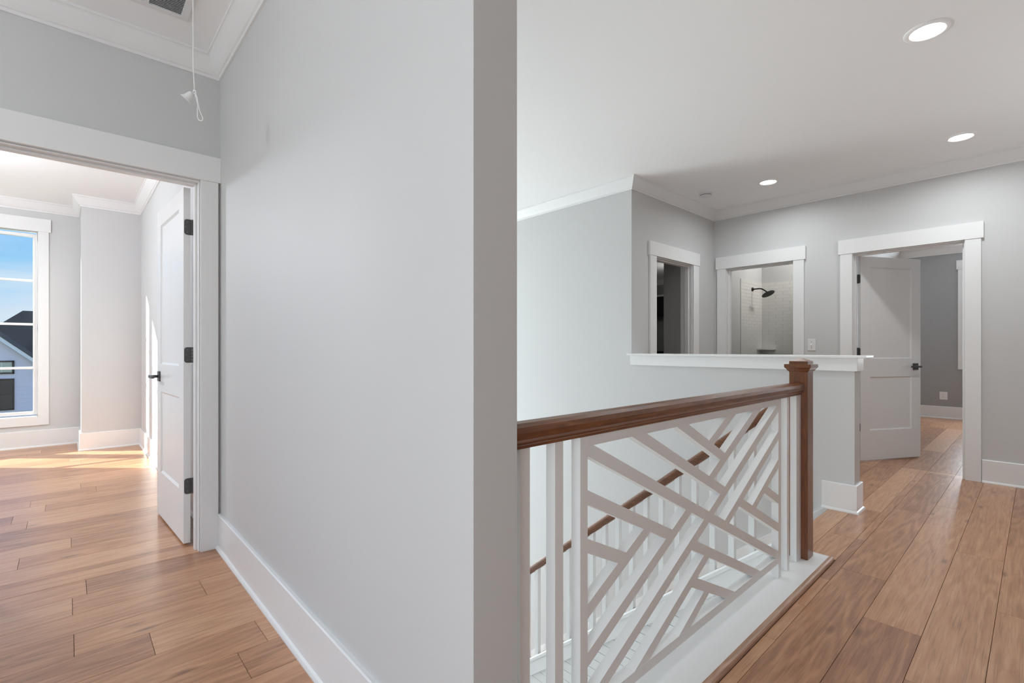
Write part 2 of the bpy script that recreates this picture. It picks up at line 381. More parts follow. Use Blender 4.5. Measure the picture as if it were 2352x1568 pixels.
base('baseboard_doorway', [(-.41, DY0), (-1.55, DY0)])
base('baseboard_half', [(HX1, KY), (HX1, HY), (HX0, HY), (HX0, 1.03)])
base('baseboard_recess', [(BX0, KY), (5.225, KY)])
base('baseboard_recess_left', [(4.21, KY), (HX1, KY)])
base('baseboard_back', [(BX0, -4.5), (BX0, .318)])
base('baseboard_back_middle', [(BX0, 1.318), (BX0, 1.648)])
base('baseboard_bedroom', [(.62, DY1), (SX0, DY1), (SX0, 7.06), (.11, 7.06), (.11, WY), (-5.8, WY)])
base('baseboard_right', [(10.3, -2.0), (10.3, 1.62), (BX1 + .02, 1.62)])

# ------------------------------------------------------------------ doorways
def doorway(name, axis, front, back, s, a0, a1, w0=.1, w1=.1, h0=.115, h1=.115):
    """Craftsman casing and jamb round an opening a0..a1; s = which way the front face looks."""
    root = tag(empty(name, ((a0 + a1) / 2, front, 0) if axis == 'x' else (front, (a0 + a1) / 2, 0)), kind='structure')
    inv = Vector(root.location)
    def bx(nm, p, q, d0, d1, z0, z1, bev=.0015):
        mb = MB(); d0, d1 = min(d0, d1), max(d0, d1)
        mb.box(p, q, d0, d1, z0, z1) if axis == 'x' else mb.box(d0, d1, p, q, z0, z1)
        o = mb.build(nm, M['trim'], root, bevel=bev); o.location -= inv; return o
    rv = .006
    for fc, sg in ((front, s), (back, -s)):
        bx('side_casing', a0 - rv - w0, a0 - rv, fc, fc + sg * .019, 0, 2.0355)
        bx('side_casing', a1 + rv, a1 + rv + w1, fc, fc + sg * .019, 0, 2.0355)
        bx('header_casing', a0 - rv - h0, a1 + rv + h1, fc, fc + sg * .024, 2.0355, 2.174)
    f_, b_ = front + s * .001, back - s * .001
    bx('jamb', a0 - .004, a0 + .002, f_, b_, 0, HEAD); bx('jamb', a1 - .002, a1 + .004, f_, b_, 0, HEAD); bx('head_jamb', a0, a1, f_, b_, HEAD - .004, HEAD + .002)
    m0 = front + (back - front) * .30; m1 = front + (back - front) * .66
    bx('door_stop', a0 + .002, a0 + .013, m0, m1, 0, HEAD - .004); bx('door_stop', a1 - .013, a1 - .002, m0, m1, 0, HEAD - .004); bx('door_stop', a0 + .013, a1 - .013, m0, m1, HEAD - .016, HEAD - .004)
    return root

def leaf(root, loc, ang, s, w=.757, t=.035, h=2.012):
    """Two panel door leaf swung open; hinge edge at LOC, thickness on the s side of its direction."""
    ld = Vector(loc) - Vector(root.location)
    ca, sa_ = math.cos(ang), math.sin(ang)
    def put(mb, nm, m, parent, bevel=0, smooth=False):
        mb.v = [(x, y * s, z) for x, y, z in mb.v]
        return mb.build(nm, m, parent, bevel=bevel, smooth=smooth)
    mb = MB()
    for q in ((0, .115, 0, h), (w - .115, w, 0, h), (.115, w - .115, 0, .29), (.115, w - .115, .82, 1.0), (.115, w - .115, 1.91, h)):
        mb.box(q[0], q[1], 0, t, q[2], q[3])
    L_ = put(mb, 'door_leaf', M['trim'], root); L_.location = ld; L_.rotation_euler = (0, 0, ang)
    for z0, z1 in ((.29, .82), (1.0, 1.91)):
        p = MB(); x0, x1 = .115, w - .115; k = .012; d = .009
        for ya, yb in ((.0015, d), (t - .0015, t - d)):
            p.add([(x0, ya, z0), (x1, ya, z0), (x1, ya, z1), (x0, ya, z1), (x0 + k, yb, z0 + k), (x1 - k, yb, z0 + k), (x1 - k, yb, z1 - k), (x0 + k, yb, z1 - k)],
                  [(0, 1, 5, 4), (1, 2, 6, 5), (2, 3, 7, 6), (3, 0, 4, 7), (4, 5, 6, 7)])
        put(p, 'door_panel', M['trim'], L_)
    for z in (.322, 1.065, 1.79):
        pl = MB(); hh, ww, r_ = .044, t - .003, .014; pts = []
        for cx_, cz_, a_ in ((.003 + r_, -hh + r_, 180), (.003 + r_, hh - r_, 90)):
            pass
        ys = .003
        arc = lambda cy, cz, a0: [(cy + r_ * math.cos(R(a0 + q * 22.5)), cz + r_ * math.sin(R(a0 + q * 22.5))) for q in range(5)]
        pts = [(t + .004, z + hh)] + arc(ys + r_, z + hh - r_, 90) + arc(ys + r_, z - hh + r_, 180) + [(t + .004, z - hh)]
        pl.prism(pts, 'x', -.0025, .0005)
        hg = put(pl, 'hinge', M['bronze'], L_)
        kn = MB()
        for q in (0, 2, 4): kn.lathe([(.0001, 0), (.0065, .0005), (.0065, .0165), (.0001, .017)], 10, (-.004, t + .0085, z - hh + q * .0178))
        put(kn, 'hinge_knuckle', M['bronze'], hg, smooth=False)
        k2 = MB()
        for q in (1, 3): k2.lathe([(.0001, 0), (.0062, .0005), (.0062, .0165), (.0001, .017)], 10, (-.004, t + .0085, z - hh + q * .0178))
        put(k2, 'hinge_knuckle', M['bronze'], hg)
        sc = MB()
        for yy, zz in ((.018, .028), (.011, 0), (.018, -.028)): sc.add([(-.0031, yy + .0042 * math.cos(a_ * .7854), z + zz + .0042 * math.sin(a_ * .7854)) for a_ in range(8)], [tuple(range(8))])
        put(sc, 'hinge_screw', M['plastic'] if False else M['bronze2'], hg)
    for sg in (0, 1):
        y0 = -1 if sg == 0 else 1; yb = 0 if sg == 0 else t
        ro = MB().box(w - .103, w - .037, min(yb, yb + y0 * .008), max(yb, yb + y0 * .008), .885, .951)
        rs = put(ro, 'rosette', M['bronze'], L_, bevel=.0015)
        lv = MB().tube([(w - .07, yb + y0 * .008, .918), (w - .07, yb + y0 * .058, .918)], .010, 12)
        lv.box(w - .185, w - .056, min(yb + y0 * .045, yb + y0 * .060), max(yb + y0 * .045, yb + y0 * .060), .908, .928)
        put(lv, 'lever_handle', M['bronze'], L_, bevel=.004)
    return L_
M['bronze2'] = mat('screw_head', (.16, .16, .16), .35, .8)

d1 = doorway('door_1', 'x', DY0, DY1, -1, -.30, .53, w1=.084, h1=.096)
leaf(d1, (.482, 3.264, .012), math.atan2(.9989, -.047), -1, t=.033)
d2 = doorway('door_2', 'y', BX0, BX1, -1, .428, 1.216)
leaf(d2, (5.760, 1.186, .012), math.atan2(-.49, .872), 1)
doorway('door_3', 'y', BX0, BX1, -1, 1.746, 2.44)
doorway('door_4', 'x', KY, KY + .12, -1, 4.337, 5.088, w0=.115, w1=.125, h0=.13, h1=.14)

# ------------------------------------------------------------------ half wall cap
struct('trim_5', MB().box(3.878, 4.093, .768, 2.628, 1.048, 1.066), M['trim'], bevel=.004)
struct('trim_6', MB().box(3.897, HX0, .822, 2.600, .960, 1.048).box(HX0, HX1, .822, HY, .960, 1.048).box(HX1, HX1 + .018, .822, KY, .960, 1.048), M['trim'], bevel=.0015)

# ------------------------------------------------------------------ guard rail over the stairwell
NOSZ = .021
struct('trim_7', MB().box(SX1, 2.955, .745, .965, -.02, NOSZ - .001), M['trim'], bevel=.001)             # white kerb board
struct('trim_8', MB().sweep([(2.955, .745), (SX1 - .10, .745)], [(0, 0), (.022, 0), (.022, .012), (.018, .018), (.011, NOSZ), (0, NOSZ)]), M['nose'])
struct('trim_9', MB().box(SX1, 2.955, .955, .968, -.30, NOSZ - .004), M['trim'])

g = tag(empty('guard_rail', (1.86, .85, NOSZ)), 'level guard rail with a stained oak handrail above a white lattice panel', 'railing')
def gp(mb, nm, m, parent=g, **k):
    o = mb.build(nm, m, parent, **k)
    off = Vector((0, 0, 0)); q = parent
    while q is not None: off += Vector(q.location); q = q.parent
    o.location -= off
    return o
RAILP = [(-.018, 0), (.018, 0), (.020, .008), (.024, .011), (.024, .016), (.030, .024), (.031, .040), (.027, .053), (.017, .061), (0, .064), (-.017, .061), (-.027, .053), (-.031, .040), (-.030, .024), (-.024, .016), (-.024, .011), (-.020, .008)]
RB = .874
gp(MB().prism([(.851 + a, RB + b_) for a, b_ in RAILP], 'x', SX1, 2.815), 'handrail', M['rail'], smooth=False, bevel=.0012)
nw = gp(MB().box(2.812, 2.900, .805, .893, NOSZ - .001, .996), 'newel_post', M['railz'], bevel=.002)
def sq(h, z): return [(2.856 - h, .849 - h, z), (2.856 + h, .849 - h, z), (2.856 + h, .849 + h, z), (2.856 - h, .849 + h, z)]
cap = MB(); lv_ = [sq(.044, .990), sq(.046, .994), sq(.052, .999), sq(.053, 1.004), sq(.0615, 1.014), sq(.0625, 1.016), sq(.0625, 1.031), sq(.044, 1.033), sq(.044, 1.047)]
vs = [p for l in lv_ for p in l] + [(2.856, .849, 1.065)]
fs = [(0, 3, 2, 1)] + [(i * 4 + j, i * 4 + (j + 1) % 4, i * 4 + 4 + (j + 1) % 4, i * 4 + 4 + j) for i in range(len(lv_) - 1) for j in range(4)]
kk = (len(lv_) - 1) * 4
fs += [(kk + j, kk + (j + 1) % 4, len(vs) - 1) for j in range(4)]
cap.add(vs, fs)
gp(cap, 'newel_cap', M['rail'], parent=nw, bevel=.0008)
PB = .835; PD = .867
for x0, x1 in ((.795, .827), (.9165, .9485), (2.603, 2.635)):
    gp(MB().box(x0, x1, PB, PD, NOSZ - .001, RB), 'baluster', M['trim'], bevel=.001)
gp(MB().box(2.745, 2.812, PB + .002, PD, NOSZ - .001, RB), 'half_post', M['trim'], bevel=.001)
# fretwork panel: 26 degree lattice
XL, XR, ZB, ZT = 1.049, 2.487, .126, .846
fp = empty('fret_panel', (1.768, PB, .48), parent=g); fp.location = Vector((1.768, PB, .48)) - Vector(g.location)
gp(MB().box(XL - .032, XL, PB, PD, NOSZ - .001, RB), 'stile', M['trim'], parent=fp, bevel=.001)
gp(MB().box(XR, XR + .032, PB, PD, NOSZ - .001, RB), 'stile', M['trim'], parent=fp, bevel=.001)
gp(MB().box(XL, XR, PB, PD, ZT, RB), 'panel_rail', M['trim'], parent=fp, bevel=.001)
gp(MB().box(XL, XR, PB, PD, ZB - .034, ZB), 'panel_rail', M['trim'], parent=fp, bevel=.001)
K = .4925; TH = .040
def clip(poly, a, b_, c):
    out = []
    for i in range(len(poly)):
        p, q = poly[i], poly[(i + 1) % len(poly)]
        dp, dq = a * p[0] + b_ * p[1] - c, a * q[0] + b_ * q[1] - c
        if dp <= 0: out.append(p)
        if dp * dq < 0:
            u = dp / (dp - dq); out.append((p[0] + (q[0] - p[0]) * u, p[1] + (q[1] - p[1]) * u))
    return out
def slat(sign, c, limits=()):
    """Strip whose upper edge is z = c + sign*K*(x - XL), cut by the frame and by LIMITS on z -/+ K*(x-XL)."""
    X0, X1 = .5, 3.0
    e_ = lambda x: c + sign * K * (x - XL)
    P = [(X0, e_(X0) - TH), (X1, e_(X1) - TH), (X1, e_(X1)), (X0, e_(X0))]
    P = clip(P, -1, 0, -XL); P = clip(P, 1, 0, XR); P = clip(P, 0, 1, ZT); P = clip(P, 0, -1, -ZB)
    for sg, v, side in limits:        # side +1: keep z + sg*K*dx >= v ; -1: keep <= v
        P = clip(P, -side * sg * K, -side, -side * (v + sg * K * XL))
    gp(MB().prism(P, 'y', PB + .0005, PD - .0005), 'slat', M['trim'], parent=fp)
S_ = {0: .859, 1: .992, 2: 1.125, -1: .726, -2: .593}
T_ = {2: .413, 1: .280, 0: .147, -1: .014, -2: -.119}
DN, UP = -1, 1
slat(DN, S_[0])
slat(DN, S_[1], [(-1, T_[0], 1)]); slat(DN, S_[2], [(-1, T_[1], 1)])
slat(DN, S_[-1], [(-1, T_[1], 1)]); slat(DN, S_[-2], [(-1, T_[2], 1)])
slat(DN, S_[-1], [(-1, T_[0] - TH, -1)]); slat(DN, S_[-2], [(-1, T_[-1] - TH, -1)])
slat(DN, S_[1], [(-1, T_[-1] - TH, -1)]); slat(DN, S_[2], [(-1, T_[-2] - TH, -1)])
slat(UP, T_[2], [(1, S_[-1] - TH, -1)]); slat(UP, T_[1], [(1, S_[0] - TH, -1)]); slat(UP, T_[0], [(1, S_[0] - TH, -1)])
slat(UP, T_[-1], [(1, S_[-1] - TH, -1)]); slat(UP, T_[-2], [(1, S_[-2] - TH, -1)])
slat(UP, T_[2], [(1, S_[2], 1)]); slat(UP, T_[1], [(1, S_[1], 1)]); slat(UP, T_[0], [(1, S_[0], 1)])
slat(UP, T_[-1], [(1, S_[0], 1)]); slat(UP, T_[-2], [(1, S_[1], 1)])

# ------------------------------------------------------------------ staircase going down away from us
SL = .805; Y0 = .985; RUN = .2 / SL
nz = lambda y: -SL * (y - Y0)
YE = Y0 + 14 * RUN
st = tag(empty('staircase', (3.37, YE, LZ)), 'straight staircase going down between the white half wall and its sloping rail', 'stairs')
def sp(mb, nm, m, **k): return gp(mb, nm, m, parent=st, **k)
for k in range(15):
    y = Y0 - .04 + k * RUN
    sp(MB().box(2.856, 3.899, y - .012, y + .002, -.2 * (k + 1) + .0, -.2 * k - .028), 'riser', M['trim'])
    if k: sp(MB().box(2.856, 3.899, y - RUN - .012, y + .012 - .012, -.2 * k - .028, -.2 * k), 'tread', M['nose'], bevel=.006)
sp(MB().prism([(.985, nz(.985) + .018), (YE + .1, nz(YE + .1) + .018), (YE + .1, nz(YE + .1) - .095), (.985, nz(.985) - .095)], 'x', 2.815, 2.853), 'stringer', M['trim'], bevel=.001)
sp(MB().prism([(.985, .028), (YE, nz(YE) + .028), (YE, nz(YE) - .26), (.985, -.26)], 'x', 3.900, HX0 - .001), 'skirt_board', M['trim'], bevel=.001)
sp(MB().box(2.97, 3.905, .905, .990, -.028, -.0005), 'top_nosing', M['nose'], bevel=.004)

sr = tag(empty('stair_rail', (2.845, 2.7, -1.4)), 'sloping stained oak handrail on thin white balusters down the stairs', 'railing')
sp2 = lambda mb, nm, m, **k: gp(mb, nm, m, parent=sr, **k)
def sloped(prof, y0, y1, dz, nm, m, **k):
    mb = MB(); n = len(prof)
    vs = [(2.845 + a, y, nz(y) + dz + b_) for y in (y0, y1) for a, b_ in prof]
    fs = [tuple(range(n)), tuple(range(2 * n - 1, n - 1, -1))] + [(i, (i + 1) % n, n + (i + 1) % n, n + i) for i in range(n)]
    mb.add(vs, fs); return sp2(mb, nm, m, **k)
sloped([(a, b_ * 1.08) for a, b_ in RAILP], .895, YE, .747, 'handrail', M['raily'], bevel=.001)
sloped([(-.034, 0), (.034, 0), (.034, .024), (.028, .034), (-.028, .034), (-.034, .024)], .97, YE + .05, .018, 'shoe_rail', M['trim'])
k = 0
while True:
    y = 1.092 + .1127 * k
    if y > YE - .05: break
    mb = MB(); h = .016; vs = []
    for zz in (.050, .749):
        for dx, dy in ((-h, -h), (h, -h), (h, h), (-h, h)): vs.append((2.845 + dx, y + dy, nz(y + dy) + zz))
    mb.add(vs, [(0, 3, 2, 1), (4, 5, 6, 7), (0, 1, 5, 4), (1, 2, 6, 5), (2, 3, 7, 6), (3, 0, 4, 7)])
    sp2(mb, 'baluster', M['trim']); k += 1
# boarded wall under the flight
wu = MB().prism([(.96, LZ), (YE - .12, LZ), (.985, -.13), (.96, -.11)], 'x', 2.838, 2.85)
wub = struct('wall_under_stairs', wu, M['slot'])
z = -.135; BH = .0725
while z > LZ + .03:
    z0, z1 = max(z - BH, LZ), z - .0035
    yb, yt = Y0 + (-z0 - .097) / SL, Y0 + (-z1 - .097) / SL
    MB().prism([(.965, z0), (yb, z0), (yt, z1), (.965, z1)], 'x', 2.826, 2.838).build('board', M['trim'], wub)
    z -= BH

# ------------------------------------------------------------------ bedroom windows
def window(name, x0, x1, z0, z1):
    root = tag(empty(name, ((x0 + x1) / 2, WY, z0)), kind='structure'); w_ = lambda mb, nm, m, **k: gp(mb, nm, m, parent=root, **k)
    # x0..x1, z0..z1 is the glass
    f = .035
    w_(MB().box(x0 - f, x0, WY + .03, WY + .09, z0 - f, z1 + f).box(x1, x1 + f, WY + .03, WY + .09, z0 - f, z1 + f).box(x0, x1, WY + .03, WY + .09, z0 - f, z0).box(x0, x1, WY + .03, WY + .09, z1, z1 + f), 'sash', M['vinyl'], bevel=.003)
    n = 4; hgt = (z1 - z0) / n
    for i in range(1, n): w_(MB().box(x0, x1, WY + .045, WY + .075, z0 + i * hgt - .013, z0 + i * hgt + .013), 'muntin', M['vinyl'], bevel=.003)
    for i in range(n): w_(MB().box(x0, x1, WY + .058, WY + .063, z0 + i * hgt + (.013 if i else 0), z0 + (i + 1) * hgt - (.013 if i < n - 1 else 0)), 'pane', M['glass'])
    return root, w_
GX1, GX0, GZ0, GZ1 = -.288, -.95, .40, 2.375
r1, w1_ = window('window_1', GX0, GX1, GZ0, GZ1)
r2, w2_ = window('window_2', -1.805, -1.135, GZ0, GZ1)
w1_(MB().box(-.247, -.157, WY - .019, WY, .345, 2.437).box(-1.09, -.995, WY - .019, WY, .345, 2.437).box(-1.93, -1.845, WY - .019, WY, .345, 2.437), 'side_casing', M['trim'], bevel=.0015)
w1_(MB().box(-1.95, -.140, WY - .024, WY, 2.437, 2.583), 'header_casing', M['trim'], bevel=.0015)
w1_(MB().box(-1.93, -.157, WY - .019, WY, .247, .345), 'apron', M['trim'], bevel=.0015)
for rr_, (a, b_) in ((w1_, (-.985, -.25)), (w2_, (-1.84, -1.10))):
    rr_(MB().box(a - .004, a + .004, WY, WY + .03, .34, 2.44).box(b_ - .004, b_ + .004, WY, WY + .03, .34, 2.44).box(a, b_, WY, WY + .03, .336, .345).box(a, b_, WY, WY + .03, 2.436, 2.444), 'window_jamb', M['trim'])

# far room: window casing and outlet
w5 = tag(empty('window_3', (10.3, .13, .6)), kind='structure')
q5 = lambda mb, nm, m, **k: gp(mb, nm, m, parent=w5, **k)
q5(MB().box(10.28, 10.3, .756, .854, .885, 2.352).box(10.28, 10.3, -.45, -.35, .885, 2.352), 'side_casing', M['trim'], bevel=.0015)
q5(MB().box(10.276, 10.3, -.47, .872, 2.352, 2.495), 'header_casing', M['trim'], bevel=.0015)
q5(MB().box(10.28, 10.3, -.45, .854, .787, .885), 'apron', M['trim'], bevel=.0015)
q5(MB().box(10.37, 10.376, -.35, .756, .885, 2.35), 'pane', M['glass'])

# ------------------------------------------------------------------ ceiling fittings
def downlight(x, y, label, power=7.8):
    r_ = tag(empty('recessed_light', (x, y, CZ)), label, 'light', 'recessed lights in the hall ceiling')
    MB().lathe([(.096, 0), (.096, -.003), (.090, -.006), (.076, -.009), (.072, -.007), (.069, -.001)], 40).build('trim_ring', M['ceil'], r_, smooth=True)
    MB().lathe([(.069, -.0015), (.0001, -.0015)], 40).build('lens', M['lens'], r_)
    light('downlight_lamp', 'AREA', (x, y, CZ - .02), power, (.93, .99, 1.02), shape='DISK', size=.13, aim=(0, 0, -1), spread=R(163))
downlight(3.203, .380, 'recessed ceiling light nearest the camera, above the guard rail end')
downlight(4.993, .398, 'recessed ceiling light in front of the wide doorway with the open door')
downlight(4.976, 1.763, 'recessed ceiling light in front of the bathroom doorway, beside the smoke detector')

sd = tag(empty('smoke_detector', (4.85, 2.325, CZ)), 'small round white smoke detector on the ceiling by the recess corner', 'detector')
MB().lathe([(.066, 0), (.066, -.010), (.060, -.012)], 32, cap1=True).build('base_plate', M['plastic'], sd, smooth=False)
MB().lathe([(.055, -.012), (.054, -.030), (.048, -.037), (.0001, -.039)], 32).build('housing', M['plastic'], sd, smooth=True)
MB().lathe([(.0554, -.024), (.0556, -.029)], 32).build('air_slot', M['slot'], sd)

# return air grille
VX1, VY1 = .4316, 2.821
VX0, VY0 = -.075, 2.315
av = tag(empty('air_vent', ((VX0 + VX1) / 2, (VY0 + VY1) / 2, CZ)), 'white louvred return air grille in the ceiling beside the pull cord', 'vent')
va = lambda mb, nm, m, **k: gp(mb, nm, m, parent=av, **k)
bw = .031; cols = [(VX0 + bw, .115), (.132, .262), (.279, VX1 - bw)]
cols = [(VX0 + bw, .105), (.122, .2605), (.2775, VX1 - bw)]
fr = MB().box(VX0, VX1, VY1 - bw, VY1, CZ - .010, CZ).box(VX0, VX1, VY0, VY0 + bw, CZ - .010, CZ).box(VX0, VX0 + bw, VY0 + bw, VY1 - bw, CZ - .010, CZ).box(VX1 - bw, VX1, VY0 + bw, VY1 - bw, CZ - .010, CZ)
fr.box(cols[0][1], cols[1][0], VY0 + bw, VY1 - bw, CZ - .010, CZ).box(cols[1][1], cols[2][0], VY0 + bw, VY1 - bw, CZ - .010, CZ)
va(fr, 'grille_frame', M['plastic'], bevel=.002)
va(MB().box(VX0 + .01, VX1 - .01, VY0 + .01, VY1 - .01, CZ - .0012, CZ - .0002), 'filter_back', M['slot'])
y = VY1 - bw - .006
while y > VY0 + bw + .006:
    for a, b_ in cols:
        va(MB().prism([(y - .0075, CZ - .0095), (y - .0065, CZ - .0100), (y + .001, CZ - .0025), (y - .0003, CZ - .0015)], 'x', a, b_), 'louvre', M['plastic'])
    y -= .0125

# pull cord with bell and looped tail
pc = tag(empty('pull_cord', (.355, 2.187, CZ)), 'white pull cord with a bell knob and knotted loop hanging from the ceiling', 'cord')
def at(px, py, d=1.85):
    th = R(47.42); u = (px - 1176) / 1111; v = (800 - py) / 1111
    return Vector((d * (math.cos(th) + u * math.sin(th)), d * (math.sin(th) - u * math.cos(th)), CAM_H + v * d))
def pcb(mb, nm, **k): return gp(mb, nm, M['cord'], parent=pc, **k)
top = at(443.5, -60); top.z = CZ
pcb(MB().tube([top, at(443.8, 20), at(444, 120), at(444.5, 165), at(446.5, 195), at(447, 209)], .0022, 8), 'cord', smooth=True)
pcb(MB().tube([at(444.5, 207), at(449.5, 209), at(450.5, 214), at(446, 216), at(443.5, 212), at(446.5, 207.5), at(450.5, 211)], .0026, 8), 'knot', smooth=True)
pcb(MB().tube([at(448, 212, 1.848), at(453, 224, 1.848), at(455, 238, 1.849), at(459, 255, 1.85), at(465, 268, 1.85), at(466.5, 274, 1.85), at(463, 278, 1.85), at(457, 276, 1.852), at(453.8, 269, 1.852), at(453.6, 256, 1.853), at(454.6, 240, 1.854), at(451.5, 228, 1.854), at(448.5, 218, 1.852), at(447.5, 212, 1.85)], .0021, 8), 'loop', smooth=True)
b0, b1 = at(442.5, 212, 1.849), at(427, 228, 1.846)
ax = (b1 - b0); Lb = ax.length; ax.normalize(); u_ = ax.orthogonal().normalized(); w_ = ax.cross(u_)
bell = MB(); prof = [(0, .003), (.03, .0065), (.12, .0095), (.30, .0115), (.55, .0132), (.74, .0155), (.86, .0182), (.93, .0208), (.97, .0215), (1.0, .0208), (1.0, .0188), (.9, .0150), (.5, .010)]
vs = []; sg_ = 20
for t_, r_ in prof:
    vs += [tuple(b0 + ax * Lb * t_ + (u_ * math.cos(2 * math.pi * i / sg_) + w_ * math.sin(2 * math.pi * i / sg_)) * r_) for i in range(sg_)]
fs = [(i * sg_ + j, i * sg_ + (j + 1) % sg_, (i + 1) * sg_ + (j + 1) % sg_, (i + 1) * sg_ + j) for i in range(len(prof) - 1) for j in range(sg_)]
fs += [tuple(range(sg_)), tuple((len(prof) - 1) * sg_ + i for i in range(sg_))]
bell.add(vs, fs)
gp(bell, 'bell_knob', M['plastic'], parent=pc, smooth=True)

# ------------------------------------------------------------------ switch and outlet
sw = tag(empty('light_switch', (BX0, 1.574, 1.151)), 'white toggle switch plate on the wall between the two back doorways', 'switch')
MB().box(-.006, 0, -.0375, .0375, -.060, .060).build('cover_plate', M['plastic'], sw, bevel=.003)
MB().prism([(-.006, -.010), (-.006, .010), (-.010, .009), (-.019, -.001), (-.019, -.006)], 'y', -.0045, .0045).build('toggle', M['plastic'], sw)
for zz in (-.030, .030): MB().add([(-.0063, .004 * math.cos(i), zz + .004 * math.sin(i)) for i in [j * .785 for j in range(8)]], [tuple(range(8))]).build('screw', M['bronze2'], sw)
ou = tag(empty('wall_outlet', (10.3, 1.025, .36)), 'white wall outlet above the baseboard in the dim far room', 'outlet')
MB().box(-.006, 0, -.048, .048, -.062, .062).build('cover_plate', M['plastic'], ou, bevel=.003)
for zz in (-.02, .02):
    rc = MB().box(-.0075, -.006, -.017, .017, zz - .014, zz + .014).build('receptacle', M['plastic'], ou, bevel=.001)
    MB().box(-.0078, -.0074, -.008, -.006, zz - .004, zz + .006).box(-.0078, -.0074, .006, .008, zz - .004, zz + .006).build('slot', M['slot'], rc)

# ------------------------------------------------------------------ shower
ws = struct('wall_shower', MB().box(7.2, 8.0, 2.927, 2.93, 0, 2.13).box(7.997, 8.0, 1.75, 2.927, 0, 2.13), M['grout'])
tile_a = MB().box(-.0992, .0992, -.004, 0, -.0242, .0242); tile_b = MB().box(-.004, 0, -.0992, .0992, -.0242, .0242)
def tilemesh(mb):
    me = bpy.data.meshes.new('tile'); me.from_pydata(mb.v, [], mb.f); me.materials.append(M['tile']); return me
ta, tb = tilemesh(tile_a), tilemesh(tile_b)
for i in range(24):
    zc = 2.105 - i * .05
    offs = (i % 2) * .1
    for j in range(5):
        x0, x1 = max(7.2, 7.2 + j * .2 - offs), min(7.993, 7.2 + (j + 1) * .2 - offs)
        if x1 - x0 > .02:
            o = bpy.data.objects.new('tile', ta); COL.objects.link(o); o.parent = ws; o.location = ((x0 + x1) / 2, 2.927, zc); o.scale = ((x1 - x0) / .2, 1, 1)
    for j in range(6):
        y1, y0 = min(2.923, 2.923 - j * .2 + offs), max(1.75, 2.923 - (j + 1) * .2 + offs)
        if y1 - y0 > .02:
            o = bpy.data.objects.new('tile', tb); COL.objects.link(o); o.parent = ws; o.location = (7.997, (y0 + y1) / 2, zc); o.scale = (1, (y1 - y0) / .2, 1)
sh = tag(empty('shower_head', (7.61, 2.923, 2.005)), 'black rain shower head on a bent arm over white tiles', 'shower')
MB().tube([(0, -.0005, 0), (0, -.012, 0)], .030, 20).build('flange', M['black'], sh)
MB().tube([(0, -.004, 0), (0, -.09, .003), (0, -.13, -.001), (0, -.165, -.022), (0, -.215, -.062)], .010, 12).build('shower_arm', M['black'], sh, smooth=True)
hd = MB().lathe([(.0001, .036), (.014, .034), (.016, .014), (.045, .009), (.088, .004), (.091, -.002), (.089, -.007), (.0001, -.009)], 36)
hh = hd.build('spray_head', M['black'], sh, smooth=False); hh.location = (0, -.226, -.085); hh.rotation_euler = (R(-28), R(8), 0)
cs = MB()
n_ = 10; arc = [(-.0, 0)] + [(-.20 * math.cos(math.pi / 2 * i / n_), -.20 * math.sin(math.pi / 2 * i / n_)) for i in range(n_ + 1)]
cs.prism(arc, 'z', -.025, 0)
cso = cs.build('corner_shelf', M['tile'], None, bevel=.003); cso.location = (7.993, 2.923, 1.115)
tag(cso, 'pale quarter round shelf in the tiled shower corner', 'shelf')

# ------------------------------------------------------------------ dark room beyond the narrow doorway
wc = tag(empty('wall_cabinet', (10.3, 5.9, 2.1)), 'dark wall cabinet glimpsed high up through the narrow dark doorway', 'cabinet')
cb = lambda mb, nm, m, **k: gp(mb, nm, m, parent=wc, **k)
cb(MB().box(10.0, 10.3, 5.2, 6.6, 1.86, 2.30), 'cabinet_body', M['cabinet'], bevel=.003)
cb(MB().box(9.97, 10.3, 5.17, 6.63, 2.30, 2.34), 'cabinet_top', M['trim'], bevel=.003)
cb(MB().box(9.985, 10.0, 5.22, 5.895, 1.88, 2.28), 'cabinet_door', M['cabinet'], bevel=.002)
cb(MB().box(9.985, 10.0, 5.905, 6.58, 1.88, 2.28), 'cabinet_door', M['cabinet'], bevel=.002)
bc = tag(empty('base_cabinet', (10.0, 5.9, 0)), 'low black cabinet just above the ledge in the narrow dark doorway', 'cabinet')
cb2 = lambda mb, nm, m, **k: gp(mb, nm, m, parent=bc, **k)
cb2(MB().box(9.7, 10.28, 5.2, 6.6, .10, 1.00), 'cabinet_body', M['cabinet'], bevel=.003)
cb2(MB().box(9.66, 10.28, 5.16, 6.64, 1.00, 1.05), 'cabinet_top', M['black'], bevel=.003)
cb2(MB().box(9.78, 10.28, 5.2, 6.6, 0, .10), 'plinth', M['cabinet'])

